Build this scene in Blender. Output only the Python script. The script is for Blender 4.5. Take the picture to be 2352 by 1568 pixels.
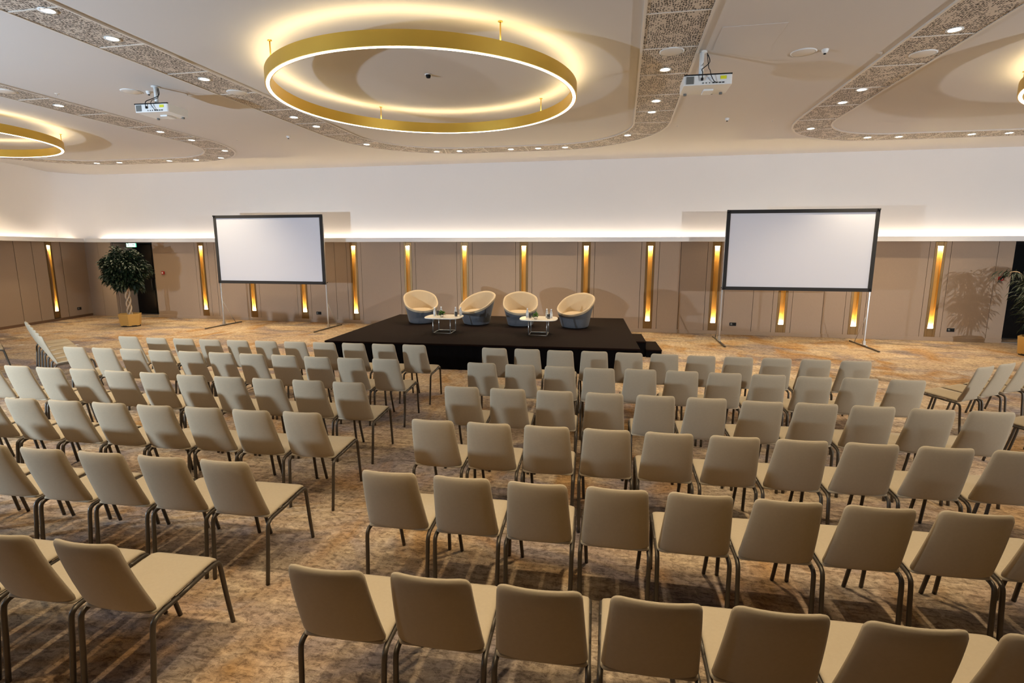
import bpy, bmesh, math, random
from math import sin, cos, pi, radians, sqrt, atan2
from mathutils import Vector, Matrix, Euler
random.seed(7)
SC = bpy.context.scene
COL = SC.collection
for o in list(bpy.data.objects): bpy.data.objects.remove(o, do_unlink=True)

# ------------------------------------------------------------------ camera
CAM_H = 2.2454
FPX, PITCH, ROLL, YAW = 1235.0, 0.1669, -0.0021, radians(11.3)
cd = bpy.data.cameras.new('camera'); cam = bpy.data.objects.new('camera', cd); COL.objects.link(cam)
cd.sensor_fit = 'HORIZONTAL'; cd.sensor_width = 36.0; cd.lens = 36.0*FPX/2352.0
cd.clip_start = 0.05; cd.clip_end = 200
Mc = Matrix.Rotation(YAW, 4, 'Z') @ Matrix.Rotation(pi/2-PITCH, 4, 'X') @ Matrix.Rotation(-ROLL, 4, 'Z')
cam.matrix_world = Matrix.Translation((0, 0, CAM_H)) @ Mc
SC.camera = cam

# ------------------------------------------------------------------ world, exposure
w = bpy.data.worlds.new('world'); SC.world = w; w.use_nodes = True
bg = w.node_tree.nodes['Background']; bg.inputs[0].default_value = (1.0, .8, .6, 1); bg.inputs[1].default_value = 0.02
SC.view_settings.view_transform = 'Standard'; SC.view_settings.look = 'None'
SC.view_settings.exposure = 0.0; SC.view_settings.gamma = 1.0
SC.view_settings.use_curve_mapping = False
SC.cycles.max_bounces = 7; SC.cycles.diffuse_bounces = 3; SC.cycles.glossy_bounces = 3
SC.cycles.sample_clamp_indirect = 6.0; SC.cycles.caustics_reflective = False; SC.cycles.caustics_refractive = False

def lamp(name, kind, loc, energy, color, rot=(0, 0, 0), **kw):
    d = bpy.data.lights.new(name, kind); d.energy = energy; d.color = color
    for k, v in kw.items(): setattr(d, k, v)
    o = bpy.data.objects.new(name, d); o.location = loc; o.rotation_euler = rot; COL.objects.link(o)
    return o
def aim(o, tgt):
    o.rotation_euler = (Vector(tgt)-o.location).to_track_quat('-Z', 'Y').to_euler()

STROBE_L, STROBE_R = 3100.0, 2800.0
l = lamp('studio_light_left', 'SPOT', (-10.4, 0.0, 1.56), STROBE_L, (.62, .80, 1.0), shadow_soft_size=.07, spot_size=radians(124), spot_blend=.55)
aim(l, (-4.2, 13.0, 7.0))
l = lamp('studio_light_right', 'SPOT', (11.0, 1.0, 2.6), STROBE_R, (.88, .94, 1.0), shadow_soft_size=.07, spot_size=radians(124), spot_blend=.55)
aim(l, (6.0, 13.0, 6.5))
WARM = (1.0, .74, .42)
RING_UP, RING_DOWN, DOWN_W, LED_W = 18.0, 8.0, 225.0, 30.0
AMB_W = 1.0
# unseen overhead fill lamps, added for faint ambient light in the hall
for (x, y) in ((-6, -3.5), (1.5, -3.5), (9, -3.0), (-2.5, -5.5), (9, 3.5)):
    lamp('hall_fill', 'AREA', (x, y, 4.6), AMB_W, (1.0, .78, .5), size=2.2, shape='DISK')

# ------------------------------------------------------------------ materials
def s2l(c):
    return tuple(((v/255.)/12.92 if v/255. <= .04045 else ((v/255.+.055)/1.055)**2.4) for v in c)
class NT:
    def __init__(s, name):
        s.m = bpy.data.materials.new(name); s.m.use_nodes = True; s.t = s.m.node_tree; s.b = s.t.nodes['Principled BSDF']
    def n(s, typ, **kw):
        nd = s.t.nodes.new(typ)
        for k, v in kw.items():
            if k in nd.inputs.keys(): nd.inputs[k].default_value = v
            else: setattr(nd, k, v)
        return nd
    def l(s, a, b): s.t.links.new(a, b)
def P(name, rgb, rough=.6, metal=0., spec=.5, var=.0, scale=8., stretch=(1, 1, 1), bump=0., bscale=200., sheen=0., em=None, es=0., trans=0., ior=1.45):
    k = NT(name); c = s2l(rgb)+(1,)
    b = k.b
    b.inputs['Base Color'].default_value = c; b.inputs['Roughness'].default_value = rough
    b.inputs['Metallic'].default_value = metal; b.inputs['Specular IOR Level'].default_value = spec
    if sheen: b.inputs['Sheen Weight'].default_value = sheen
    if trans: b.inputs['Transmission Weight'].default_value = trans; b.inputs['IOR'].default_value = ior
    if em: b.inputs['Emission Color'].default_value = em+(1,); b.inputs['Emission Strength'].default_value = es
    if var or bump:
        tc = k.n('ShaderNodeTexCoord'); mp = k.n('ShaderNodeMapping'); mp.inputs['Scale'].default_value = stretch
        k.l(tc.outputs['Object'], mp.inputs[0])
    if var:
        nz = k.n('ShaderNodeTexNoise', Scale=scale, Detail=4.0); k.l(mp.outputs[0], nz.inputs['Vector'])
        mx = k.n('ShaderNodeMix', data_type='RGBA')
        mx.inputs[6].default_value = tuple(v*(1-var) for v in c[:3])+(1,); mx.inputs[7].default_value = tuple(min(1, v*(1+var)) for v in c[:3])+(1,)
        k.l(nz.outputs[0], mx.inputs[0]); k.l(mx.outputs[2], b.inputs['Base Color'])
    if bump:
        nb = k.n('ShaderNodeTexNoise', Scale=bscale, Detail=3.0); k.l(mp.outputs[0], nb.inputs['Vector'])
        bp = k.n('ShaderNodeBump', Strength=bump, Distance=.002); k.l(nb.outputs[0], bp.inputs['Height']); k.l(bp.outputs[0], b.inputs['Normal'])
    return k.m
def EM(name, rgb, strength, base=(240, 235, 225)):
    return P(name, base, .5, em=rgb, es=strength)
M = {}
M['fabric'] = P('chair_fabric', (174, 159, 135), .9, var=.05, scale=60, bump=.25, bscale=900, spec=.25)
M['tube'] = P('dark_metal', (86, 78, 68), .4, metal=.5)
M['glide'] = P('glide_plastic', (22, 20, 20), .6)
M['ceil'] = P('ceiling_paint', (208, 203, 199), .9, var=.015, scale=.7, spec=.2)
M['wallup'] = P('upper_wall_paint', (240, 235, 231), .9, var=.02, scale=.6, spec=.2)
M['panel'] = P('wall_fabric', (164, 143, 124), .9, var=.07, scale=120, stretch=(1, 1, .2), bump=.15, bscale=500, spec=.2)
M['seam'] = P('seam_dark', (112, 84, 62), .9)
M['unseen_wall'] = P('dark_unseen_wall', (44, 32, 24), .95, spec=.1)  # dark tone given to the unseen walls to cut bounced light
M['bronze'] = P('bronze_metal', (128, 98, 58), .42, metal=.6, var=.15, scale=5)
M['gold'] = P('brushed_gold', (182, 134, 56), .6, metal=.1)
M['brass'] = P('brass_band', (216, 178, 78), .38, metal=.7, var=.10, scale=2.5, stretch=(1, 1, .1))
M['black'] = P('black_matte', (10, 8, 9), .85)
M['dark'] = P('dark_glass', (6, 6, 7), .25, spec=.4)
M['stage'] = P('stage_carpet', (24, 13, 9), .95, var=.25, scale=14, bump=.3, bscale=400, spec=.1)
M['skirt'] = P('stage_skirt', (7, 6, 8), .95, spec=.1)
M['white'] = P('white_plastic', (226, 226, 224), .45)
M['white2'] = P('white_paint', (214, 206, 196), .6)
M['grey'] = P('grey_vent', (110, 110, 106), .6)
M['steel'] = P('silver_steel', (200, 198, 195), .3, metal=.85)
M['screen'] = P('screen_cloth', (214, 216, 226), 1.0, spec=.0)
M['border'] = P('screen_border', (16, 16, 20), .75, sheen=.3)
M['cream'] = P('cream_upholstery', (184, 162, 130), .85, sheen=.2, var=.04, scale=40, bump=.2, bscale=700)
M['bluegrey'] = P('bluegrey_upholstery', (86, 86, 90), .85, sheen=.2, var=.08, scale=30, bump=.2, bscale=700)
M['marble'] = P('marble_top', (236, 226, 210), .25, var=.06, scale=6)
M['bottle'] = P('clear_plastic', (245, 245, 245), .12, trans=.45, ior=1.3)
M['cap'] = P('bottle_cap', (235, 235, 238), .4)
M['labelm'] = P('bottle_label', (205, 210, 215), .5)
M['glass'] = P('clear_glass', (250, 250, 250), .03, trans=.95, ior=1.45)
M['leaf'] = P('leaf_green', (20, 36, 14), .5, var=.5, scale=6)
M['leafb'] = P('leaf_bright', (84, 116, 40), .5, var=.3, scale=20)
M['bark'] = P('pale_bark', (196, 170, 140), .8, var=.15, scale=20)
M['pot'] = P('gold_pot', (206, 164, 92), .4, metal=.35, var=.08, scale=5)
M['soil'] = P('soil', (40, 28, 20), .95)
M['red'] = P('red_plastic', (170, 18, 20), .4)
M['yellow'] = P('yellow_sticker', (214, 214, 40), .5)
M['led'] = EM('led_strip', (1.0, .86, .58), 9.0)
M['ledup'] = EM('led_up', (1.0, .76, .38), RING_UP)
M['leddn'] = EM('led_down', (1.0, .90, .70), RING_DOWN)
M['nled'] = EM('niche_led', (1.0, .78, .40), 1100.0)
M['cove'] = EM('cove_led', (1.0, .83, .64), LED_W)
M['dl'] = EM('downlight_lens', (1.0, .88, .68), 18.0)
M['exitg'] = EM('exit_green', (.10, .85, .42), 1.6)
M['exitw'] = EM('exit_white', (.75, 1.0, .88), 2.2)

def carpet():
    k = NT('carpet'); tc = k.n('ShaderNodeTexCoord')
    def noise(scale, st, rot=0., det=4., dist=0., rough=.55):
        mp = k.n('ShaderNodeMapping'); mp.inputs['Scale'].default_value = st; mp.inputs['Rotation'].default_value = (0, 0, rot)
        k.l(tc.outputs['Object'], mp.inputs[0]); nz = k.n('ShaderNodeTexNoise', Scale=scale, Detail=det, Distortion=dist, Roughness=rough)
        k.l(mp.outputs[0], nz.inputs['Vector']); return nz.outputs[0]
    def ramp(f, stops):
        r = k.n('ShaderNodeValToRGB'); e = r.color_ramp.elements
        e[0].position, e[1].position = stops[0][0], stops[-1][0]
        e[0].color, e[1].color = stops[0][1], stops[-1][1]
        for p_, c_ in stops[1:-1]:
            x = e.new(p_); x.color = c_
        k.l(f, r.inputs[0]); return r.outputs[0]
    def mix(f, a, b, mode='MIX'):
        m_ = k.n('ShaderNodeMix', data_type='RGBA', blend_type=mode)
        if isinstance(f, float): m_.inputs[0].default_value = f
        else: k.l(f, m_.inputs[0])
        for s_, v in ((6, a), (7, b)):
            if isinstance(v, tuple): m_.inputs[s_].default_value = v
            else: k.l(v, m_.inputs[s_])
        return m_.outputs[2]
    C = lambda r, g, b_: s2l((r, g, b_))+(1,)
    big = noise(.55, (1, 1.5, 1), .5, 3., .8)
    base = ramp(big, [(.30, C(230, 208, 180)), (.46, C(218, 192, 158)), (.56, C(206, 178, 150)), (.70, C(228, 206, 178))])
    blue = noise(.6, (1.0, 1.5, 1), 1.1, 4., 1.2)
    bm = ramp(blue, [(.50, (0, 0, 0, 1)), (.62, (.6, .6, .6, 1))])
    c1 = mix(bm, base, C(128, 124, 140))
    orn = noise(.8, (1.3, .8, 1), 2.2, 4., 1.0)
    om = ramp(orn, [(.53, (0, 0, 0, 1)), (.66, (.7, .7, .7, 1))])
    c2 = mix(om, c1, C(190, 138, 66))
    drk = noise(.7, (.7, 1.8, 1), .25, 5., .8, .65)
    dm = ramp(drk, [(.56, (0, 0, 0, 1)), (.68, (.6, .6, .6, 1))])
    c2 = mix(dm, c2, C(74, 62, 62))
    # worn mottling and woven streaks
    mot = noise(20., (.75, 1.35, 1), .1, 8., .6, .8); m1 = ramp(mot, [(.42, (.26, .23, .22, 1)), (.50, (.76, .75, .74, 1)), (.60, (1, 1, 1, 1))])
    sx = noise(13., (.12, 1.8, 1), .05, 6., .3, .7); sy = noise(20., (1.5, .18, 1), -.1, 5., .4, .7)
    s1 = ramp(sx, [(.38, (.42, .40, .40, 1)), (.60, (1, 1, 1, 1))]); s2 = ramp(sy, [(.36, (.5, .48, .47, 1)), (.60, (1, 1, 1, 1))])
    c3 = mix(.75, c2, m1, 'MULTIPLY'); c3 = mix(.45, c3, s1, 'MULTIPLY'); c4 = mix(.35, c3, s2, 'MULTIPLY')
    fine = noise(150., (1, 1, 1), 0., 2.)
    f1 = ramp(fine, [(.35, (.72, .72, .72, 1)), (.6, (1, 1, 1, 1))]); c5 = mix(.5, c4, f1, 'MULTIPLY')
    k.l(c5, k.b.inputs['Base Color']); k.b.inputs['Roughness'].default_value = .95; k.b.inputs['Specular IOR Level'].default_value = .1
    bp = k.n('ShaderNodeBump', Strength=.35, Distance=.004); k.l(fine, bp.inputs['Height']); k.l(bp.outputs[0], k.b.inputs['Normal'])
    return k.m
M['carpet'] = carpet()
def perforated():
    k = NT('perforated_metal'); tc = k.n('ShaderNodeTexCoord')
    mp = k.n('ShaderNodeMapping'); mp.inputs['Scale'].default_value = (1.0, .8, 1)
    k.l(tc.outputs['Object'], mp.inputs[0])
    nz = k.n('ShaderNodeTexNoise', Scale=6.0, Detail=2.0); k.l(mp.outputs[0], nz.inputs['Vector'])
    ad = k.n('ShaderNodeMix', data_type='RGBA', blend_type='ADD'); ad.inputs[0].default_value = .06
    k.l(mp.outputs[0], ad.inputs[6]); k.l(nz.outputs[1], ad.inputs[7])
    vo = k.n('ShaderNodeTexVoronoi', Scale=38.0, Randomness=.45); k.l(ad.outputs[2], vo.inputs['Vector'])
    r = k.n('ShaderNodeValToRGB'); r.color_ramp.elements[0].position = .36; r.color_ramp.elements[1].position = .44
    r.color_ramp.elements[0].color = s2l((62, 52, 44))+(1,); r.color_ramp.elements[1].color = s2l((202, 190, 176))+(1,)
    k.l(vo.outputs[0], r.inputs[0]); k.l(r.outputs[0], k.b.inputs['Base Color']); k.b.inputs['Roughness'].default_value = .7
    return k.m
M['perf'] = perforated()

# ------------------------------------------------------------------ mesh helpers
class MB:
    def __init__(s): s.v = []; s.f = []; s.mi = []; s.sm = []; s.cur = 0; s.smooth = False
    def add(s, vs, fs, smooth=None):
        n = len(s.v); s.v += [tuple(v) for v in vs]
        for f in fs:
            s.f.append([i+n for i in f]); s.mi.append(s.cur); s.sm.append(s.smooth if smooth is None else smooth)
        return s
    def box(s, x0, x1, y0, y1, z0, z1, M4=None):
        vs = [Vector((x, y, z)) for z in (z0, z1) for y in (y0, y1) for x in (x0, x1)]
        if M4: vs = [M4 @ v for v in vs]
        return s.add(vs, [(0, 2, 3, 1), (4, 5, 7, 6), (0, 1, 5, 4), (2, 6, 7, 3), (0, 4, 6, 2), (1, 3, 7, 5)], False)
    def prism(s, poly, z0, z1):
        n = len(poly); vs = [(x, y, z0) for x, y in poly]+[(x, y, z1) for x, y in poly]
        fs = [tuple(range(n))[::-1], tuple(range(n, 2*n))]+[(i, (i+1) % n, n+(i+1) % n, n+i) for i in range(n)]
        return s.add(vs, fs, False)
    def lathe(s, prof, n=24, c=(0, 0, 0), cap=True):
        vs = []; fs = []
        for r, z in prof:
            for i in range(n): a = 2*pi*i/n; vs.append((c[0]+r*cos(a), c[1]+r*sin(a), c[2]+z))
        for j in range(len(prof)-1):
            for i in range(n): fs.append((j*n+i, j*n+(i+1) % n, (j+1)*n+(i+1) % n, (j+1)*n+i))
        if cap:
            fs.append(tuple(range(n))[::-1]); fs.append(tuple((len(prof)-1)*n+i for i in range(n)))
        return s.add(vs, fs, True)
    def tube(s, pts, r, n=8, closed=False):
        pts = [Vector(p) for p in pts]; rr = r if isinstance(r, (list, tuple)) else [r]*len(pts)
        vs = []; fs = []; N = len(pts); up = None
        for i, p in enumerate(pts):
            if closed: d = pts[(i+1) % N]-pts[i-1]
            else: d = pts[min(i+1, N-1)]-pts[max(i-1, 0)]
            d.normalize()
            if up is None: up = d.orthogonal().normalized()
            up = (up-d*up.dot(d)).normalized(); w_ = d.cross(up)
            for k in range(n): a = 2*pi*k/n; vs.append(p+(up*cos(a)+w_*sin(a))*rr[i])
        for i in range(N if closed else N-1):
            j = (i+1) % N
            for k in range(n): fs.append((i*n+k, i*n+(k+1) % n, j*n+(k+1) % n, j*n+k))
        if not closed: fs.append(tuple(range(n))[::-1]); fs.append(tuple((N-1)*n+k for k in range(n)))
        return s.add(vs, fs, True)
    def build(s, name, mats, parent=None, kind=None, label=None, bevel=0, loc=None):
        me = bpy.data.meshes.new(name); me.from_pydata(s.v, [], s.f)
        for m_ in (mats if isinstance(mats, (list, tuple)) else [mats]): me.materials.append(m_)
        me.polygons.foreach_set('material_index', s.mi); me.polygons.foreach_set('use_smooth', s.sm)
        bm = bmesh.new(); bm.from_mesh(me); bmesh.ops.recalc_face_normals(bm, faces=bm.faces); bm.to_mesh(me); bm.free()
        me.update(); o = bpy.data.objects.new(name, me); COL.objects.link(o)
        if parent: o.parent = parent
        if kind: o['kind'] = kind
        if label: o['label'] = label
        if loc: o.location = loc
        if bevel:
            b = o.modifiers.new('bevel', 'BEVEL'); b.width = bevel; b.segments = 2; b.limit_method = 'ANGLE'; b.angle_limit = radians(40)
        return o
def catmull(pts, k=6):
    pts = [Vector(p) for p in pts]; out = []
    for i in range(len(pts)-1):
        p0 = pts[max(i-1, 0)]; p1 = pts[i]; p2 = pts[i+1]; p3 = pts[min(i+2, len(pts)-1)]
        for j in range(k):
            t = j/k; out.append(.5*((2*p1)+(p2-p0)*t+(2*p0-5*p1+4*p2-p3)*t*t+(3*p1-p0-3*p2+p3)*t**3))
    return out+[pts[-1]]
def rrect(hx, hy, r, k=5):
    out = []
    for cx, cy, a0 in ((hx-r, hy-r, 0), (-hx+r, hy-r, 90), (-hx+r, -hy+r, 180), (hx-r, -hy+r, 270)):
        for i in range(k+1): a = radians(a0+90*i/k); out.append((cx+r*cos(a), cy+r*sin(a)))
    return out
def thing(name, label, cat, loc=(0, 0, 0), rz=0., group=None):
    o = bpy.data.objects.new(name, None); COL.objects.link(o); o.location = loc; o.rotation_euler = (0, 0, rz)
    o.empty_display_size = .1; o['label'] = label; o['category'] = cat
    if group: o['group'] = group
    return o
def tag(o, label, cat, group=None):
    o['label'] = label; o['category'] = cat
    if group: o['group'] = group
    return o
def dup(root, loc, rz, label, group=None):
    r = root.copy(); COL.objects.link(r); r.location = loc; r.rotation_euler = (0, 0, rz); r['label'] = label
    if group: r['group'] = group
    for ch in list(root.children):
        c = ch.copy(); COL.objects.link(c); c.parent = r
        for g in list(ch.children):
            d = g.copy(); COL.objects.link(d); d.parent = c
    return r
def pad(mb, S, T, nu=14, nv=14, pw=4.0, cr=.18, asp=1.0):
    """cushion-like slab: S(a,b) -> point on the middle surface for a,b in [-1,1]; T thickness, rounded outline"""
    def rr_(a, b):
        k = max(abs(a), abs(b))
        if k < 1e-9: return 0., 0., 0.
        dx, dy = a/k, b/k; r = cr; ry = cr*asp
        x, y = dx, dy
        qx = (abs(dx)-(1-r))/r; qy = (abs(dy)-(1-ry))/ry
        if qx > 0 and qy > 0:
            L = sqrt(qx*qx+qy*qy); m_ = max(qx, qy); f = m_/L
            x = math.copysign((1-r)+qx*f*r, dx); y = math.copysign((1-ry)+qy*f*ry, dy)
        return x*k, y*k, k
    def sm(t): return math.copysign(1-(1-abs(t))**1.8, t)
    A = [sm(-1+2*i/nu) for i in range(nu+1)]; B = [sm(-1+2*j/nv) for j in range(nv+1)]
    e = 1e-3; idx = {}; vs = []; fs = []
    for side in (1, -1):
        for j, b in enumerate(B):
            for i, a in enumerate(A):
                border = i in (0, nu) or j in (0, nv)
                if border and side == -1: idx[(side, i, j)] = idx[(1, i, j)]; continue
                x, y, k = rr_(a, b)
                p = S(x, y); du = S(x+e, y)-S(x-e, y); dv = S(x, y+e)-S(x, y-e); n = du.cross(dv).normalized()
                h = T/2*(max(0., 1-k**pw))**(1/2.2)
                idx[(side, i, j)] = len(vs); vs.append(p+n*h*side)
    for side in (1, -1):
        for j in range(nv):
            for i in range(nu):
                q = [idx[(side, i, j)], idx[(side, i+1, j)], idx[(side, i+1, j+1)], idx[(side, i, j+1)]]
                fs.append(q if side == 1 else q[::-1])
    mb.add(vs, fs, True)

# ------------------------------------------------------------------ the hall
YW, ZC = 15.42, 4.70
LW = lambda y: -18.0 + (15.5-y)*.228          # left wall leans in towards the camera side
fl = MB(); fl.add([(-20, -8, 0), (15, -8, 0), (15, 19, 0), (-20, 19, 0)], [(0, 1, 2, 3)]); fl.build('floor', M['carpet'], kind='structure')
ce = MB(); ce.box(-20, 15, -8, 19, ZC, ZC+.15); ceil_o = ce.build('ceiling', M['ceil'], kind='structure')

# back wall, lower fabric panels with the seams between them, in stretches beside the two openings
LAMPX = [-13.42, -11.62, -9.80, -8.04, -6.28, -4.51, -2.74, -.96, .79, 2.53, 4.26, 6.02, 7.80]
SEAMX = [-12.92, -8.68, 1.6, 3.52, 5.25, 9.05]
SEAM2 = [x+s for x in LAMPX for s in (-.24, .24)]
def panel_run(mb, x0, x1, y, z0, z1, cuts, sgn=-1, th=.1, gap=.005):
    xs = sorted([c for c in cuts if x0+.03 < c < x1-.03]); a = x0
    for c in xs+[x1]:
        b = c-gap if c != x1 else x1
        mb.box(a, b, y, y+th, z0, z1); a = c+gap
wb = MB(); wb.cur = 0
def segs(x0, x1):
    """split a stretch of wall around the light niches"""
    ls = [x for x in LAMPX if x0 < x < x1]; a = x0; out = []
    for x in ls: out.append((a, x-.125)); a = x+.125
    return out+[(a, x1)]
for a, b in segs(-15.27, 9.40): panel_run(wb, a, b, YW, .10, 2.50, SEAMX+SEAM2)
panel_run(wb, -18.0, -16.92, YW, .0, 2.50, [-17.45])
wb.cur = 1
wb.box(-15.27, 9.40, YW+.09, YW+.2, 0, 2.5); wb.box(-18.2, -16.92, YW+.09, YW+.2, 0, 2.5)
wb.cur = 0
wb.box(-16.92, -16.87, YW+.1, YW+1.2, 0, 2.5); wb.box(-15.32, -15.27, YW+.1, YW+1.2, 0, 2.5)
wb.box(9.35, 9.40, YW+.1, YW+1.2, 0, 2.5); wb.box(11.6, 15, YW, YW+.2, 0, 2.5)
wb.build('wall_back', [M['panel'], M['seam']], kind='structure')
bb = MB(); bb.box(-15.27, 9.40, YW-.02, YW+.1, 0, .10); bb.build('baseboard_back', M['panel'], kind='structure', bevel=.004)
uw = MB(); n = 12
# upper wall with a rounded corner towards the left wall
path = [(15, YW-.02), (-16.7, YW-.02)]
R = 1.1
for i in range(1, n+1):
    a = i/n; path.append((-16.7-R*1.2*sin(a*pi/2*.86), YW-.02-R*(1-cos(a*pi/2*.86))*1.05))
lx, ly = path[-1]
path.append((LW(ly-1.0)+.0, ly-1.0)); path.append((LW(-8), -8))
vs = [(x, y, 2.55) for x, y in path]+[(x, y, ZC) for x, y in path]; m = len(path)
uw.add(vs, [(i, i+1, m+i+1, m+i) for i in range(m-1)], True)
uw.build('wall_back_upper', M['wallup'], kind='structure')
# ledge band with a light trough above the fabric panels
bd = MB(); off = [(x, y) for x, y in ((15, YW-.30), (-17.6, YW-.30), (LW(12.5)+.35, 12.5), (LW(-8)+.35, -8))]
inn = [(15, YW+.14), (-18.3, YW+.14), (LW(12.5)-.3, 12.5), (LW(-8)-.3, -8)]
for i in range(3):
    (x0, y0), (x1, y1) = off[i], off[i+1]; (u0, v0), (u1, v1) = inn[i], inn[i+1]
    bd.prism([(x0, y0), (x1, y1), (u1, v1), (u0, v0)], 2.50, 2.56)
    d = Vector((x1-x0, y1-y0)).normalized(); nn = Vector((-d.y, d.x))
    if (Vector((u0-x0, v0-y0))).dot(nn) < 0: nn = -nn
    bd.prism([(x0, y0), (x1, y1), (x1+nn.x*.03, y1+nn.y*.03), (x0+nn.x*.03, y0+nn.y*.03)], 2.56, 2.62)
bd.build('trim_1', M['wallup'], kind='structure')
cv = MB(); cv.box(-17.2, 15, YW-.115, YW-.075, 2.562, 2.570)
for i in (1, 2):
    (x0, y0), (x1, y1) = off[i], off[i+1]; d = Vector((x1-x0, y1-y0)).normalized(); nn = Vector((-d.y, d.x))
    if nn.x > 0: nn = -nn
    cv.prism([(x0+nn.x*.22, y0+nn.y*.22), (x1+nn.x*.22, y1+nn.y*.22), (x1+nn.x*.24, y1+nn.y*.24), (x0+nn.x*.24, y0+nn.y*.24)], 2.562, 2.570)
cv.build('trim_2', M['cove'], kind='structure')
# left wall
wl = MB()
def lw_box(y0, y1, z0, z1, t0, t1):
    wl.prism([(LW(y0)+t0, y0), (LW(y1)+t0, y1), (LW(y1)+t1, y1), (LW(y0)+t1, y0)], z0, z1)
cuts = [-8, 2, 4.6, 7.2, 9.4, 11.0, 11.9, 12.75, 13.35]; LY = 13.95
wl.cur = 1; lw_box(-8, 15.5, 0, 2.5, -.2, -.06); wl.cur = 0
ys = cuts+[LY-.125]
for a, b in zip(ys[:-1], ys[1:]): lw_box(a+.008, b-.008, .08, 2.5, -.06, 0)
for a, b in ((LY+.125, 14.4), (14.42, 15.44)): lw_box(a, b, .08, 2.5, -.06, 0)
wl.build('wall_left', [M['panel'], M['seam']], kind='structure')
bl = MB(); bl.prism([(LW(-8)+.005, -8), (LW(15.42)+.005, 15.42), (LW(15.42)-.06, 15.42), (LW(-8)-.06, -8)], 0, .08); bl.build('baseboard_left', M['seam'], kind='structure')
wr = MB(); wr.box(15, 15.2, -8, 17, 0, ZC); wr.build('wall_right', M['unseen_wall'], kind='structure')
wf = MB(); wf.box(-20, 15, -8.2, -8, 0, ZC); wf.build('wall_rear', M['unseen_wall'], kind='structure')
# dark doors set back in the two openings
def door(name, x0, x1):
    d = MB(); d.cur = 0; mid = (x0+x1)/2
    for a, b in ((x0, mid-.01), (mid+.01, x1)): d.box(a, b, YW+.78, YW+.83, .03, 2.44)
    d.cur = 1; d.box(x0, x1, YW+.84, YW+1.2, 0, 2.5); d.box(x0, x1, YW, YW+.84, 2.47, 2.5)
    o = d.build(name, [M['dark'], M['black']], kind='structure')
    for s in (-.08, .08):
        h = MB(); h.tube([(mid+s, YW+.74, .85), (mid+s, YW+.74, 1.25)], .012); h.box(mid+s-.006, mid+s+.006, YW+.74, YW+.785, .88, .90); h.box(mid+s-.006, mid+s+.006, YW+.74, YW+.785, 1.2, 1.22)
        h.build('door_handle', M['tube'], o)
    t = MB(); t.box(x0, x1, YW+.02, YW+.1, 0, .012); t.build('threshold', M['steel'], o)
door('door_1', -16.87, -15.32); door('door_2', 9.40, 11.60)

# niche lamps in the walls
nl = thing('wall_light', 'x', 'wall light', group='tall gold niche lights along the fabric wall')
b = MB(); b.box(-.122, -.062, -.005, .085, .10, 2.49); b.box(.062, .122, -.005, .085, .10, 2.49); b.box(-.062, .062, -.002, .085, .10, .318); b.box(-.062, .062, -.002, .085, 2.382, 2.49)
b.build('frame', M['bronze'], nl, bevel=.004)
b = MB(); b.box(-.062, .062, .07, .085, .30, 2.40); b.box(-.0625, -.060, .0, .07, .30, 2.40); b.box(.060, .0625, .0, .07, .30, 2.40); b.build('reflector', M['gold'], nl)
for z0, z1 in ((.3185, .322), (2.378, 2.3815)):
    b = MB(); b.box(-.055, .055, .006, .066, z0, z1); b.build('lamp', M['nled'], nl)
hid = ['leftmost on the back wall, right of a fire call point', 'lower end seen under the left projection screen, nearer its left leg', 'lower end seen under the left projection screen, nearer its right leg',
       'standing just right of the left projection screen', 'with a bluish shine, rising behind the leftmost tub chair', 'between the first and second tub chairs from the left', 'rising behind the third tub chair from the left',
       'rising behind the rightmost tub chair', 'first one right of the stage, above the stage steps', 'just left of the right projection screen', 'lower end seen under the middle of the right projection screen',
       'lower end seen beside the right leg of the right projection screen', 'rightmost on the back wall, near the wall shadow of the plant']
for i, x in enumerate(LAMPX):
    lab = 'tall gold wall light '+hid[i]
    if i == 0: nl.location = (x, YW, 0); nl['label'] = lab
    else: dup(nl, (x, YW, 0), 0, lab)
dup(nl, (LW(LY), LY, 0), pi/2+math.atan(.228)-.0, 'tall gold wall light on the left side wall, glowing at both ends')

# ceiling loops of perforated panels with trims
def loop_pts(cx, hx, y0, y1, r, off, k=10):
    """open-ended? closed rounded rectangle centre line, offset by off outwards"""
    hx_ = hx+off; a0 = y0-off; b0 = y1+off; r_ = r+off; out = []
    for qx, qy, s in ((cx+hx_-r_, b0-r_, 0), (cx-hx_+r_, b0-r_, 90), (cx-hx_+r_, a0+r_, 180), (cx+hx_-r_, a0+r_, 270)):
        for i in range(k+1): a = radians(s+90*i/k); out.append((qx+r_*cos(a), qy+r_*sin(a)))
    return out
def along(poly, d):
    n_ = len(poly); acc = 0; out = []; nxt = 0
    for i in range(n_):
        p, q = Vector(poly[i]), Vector(poly[(i+1) % n_]); L = (q-p).length
        while nxt < acc+L:
            t = (nxt-acc)/L; out.append((p.lerp(q, t), (q-p).normalized())); nxt += d
        acc += L
    return out
LOOPS = [(-2.76, 3.26, 1.8, 13.42, 2.2), (6.98, 3.46, 1.8, 13.55, 2.0), (-13.0, 3.46, 1.8, 13.35, 2.3)]
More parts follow.
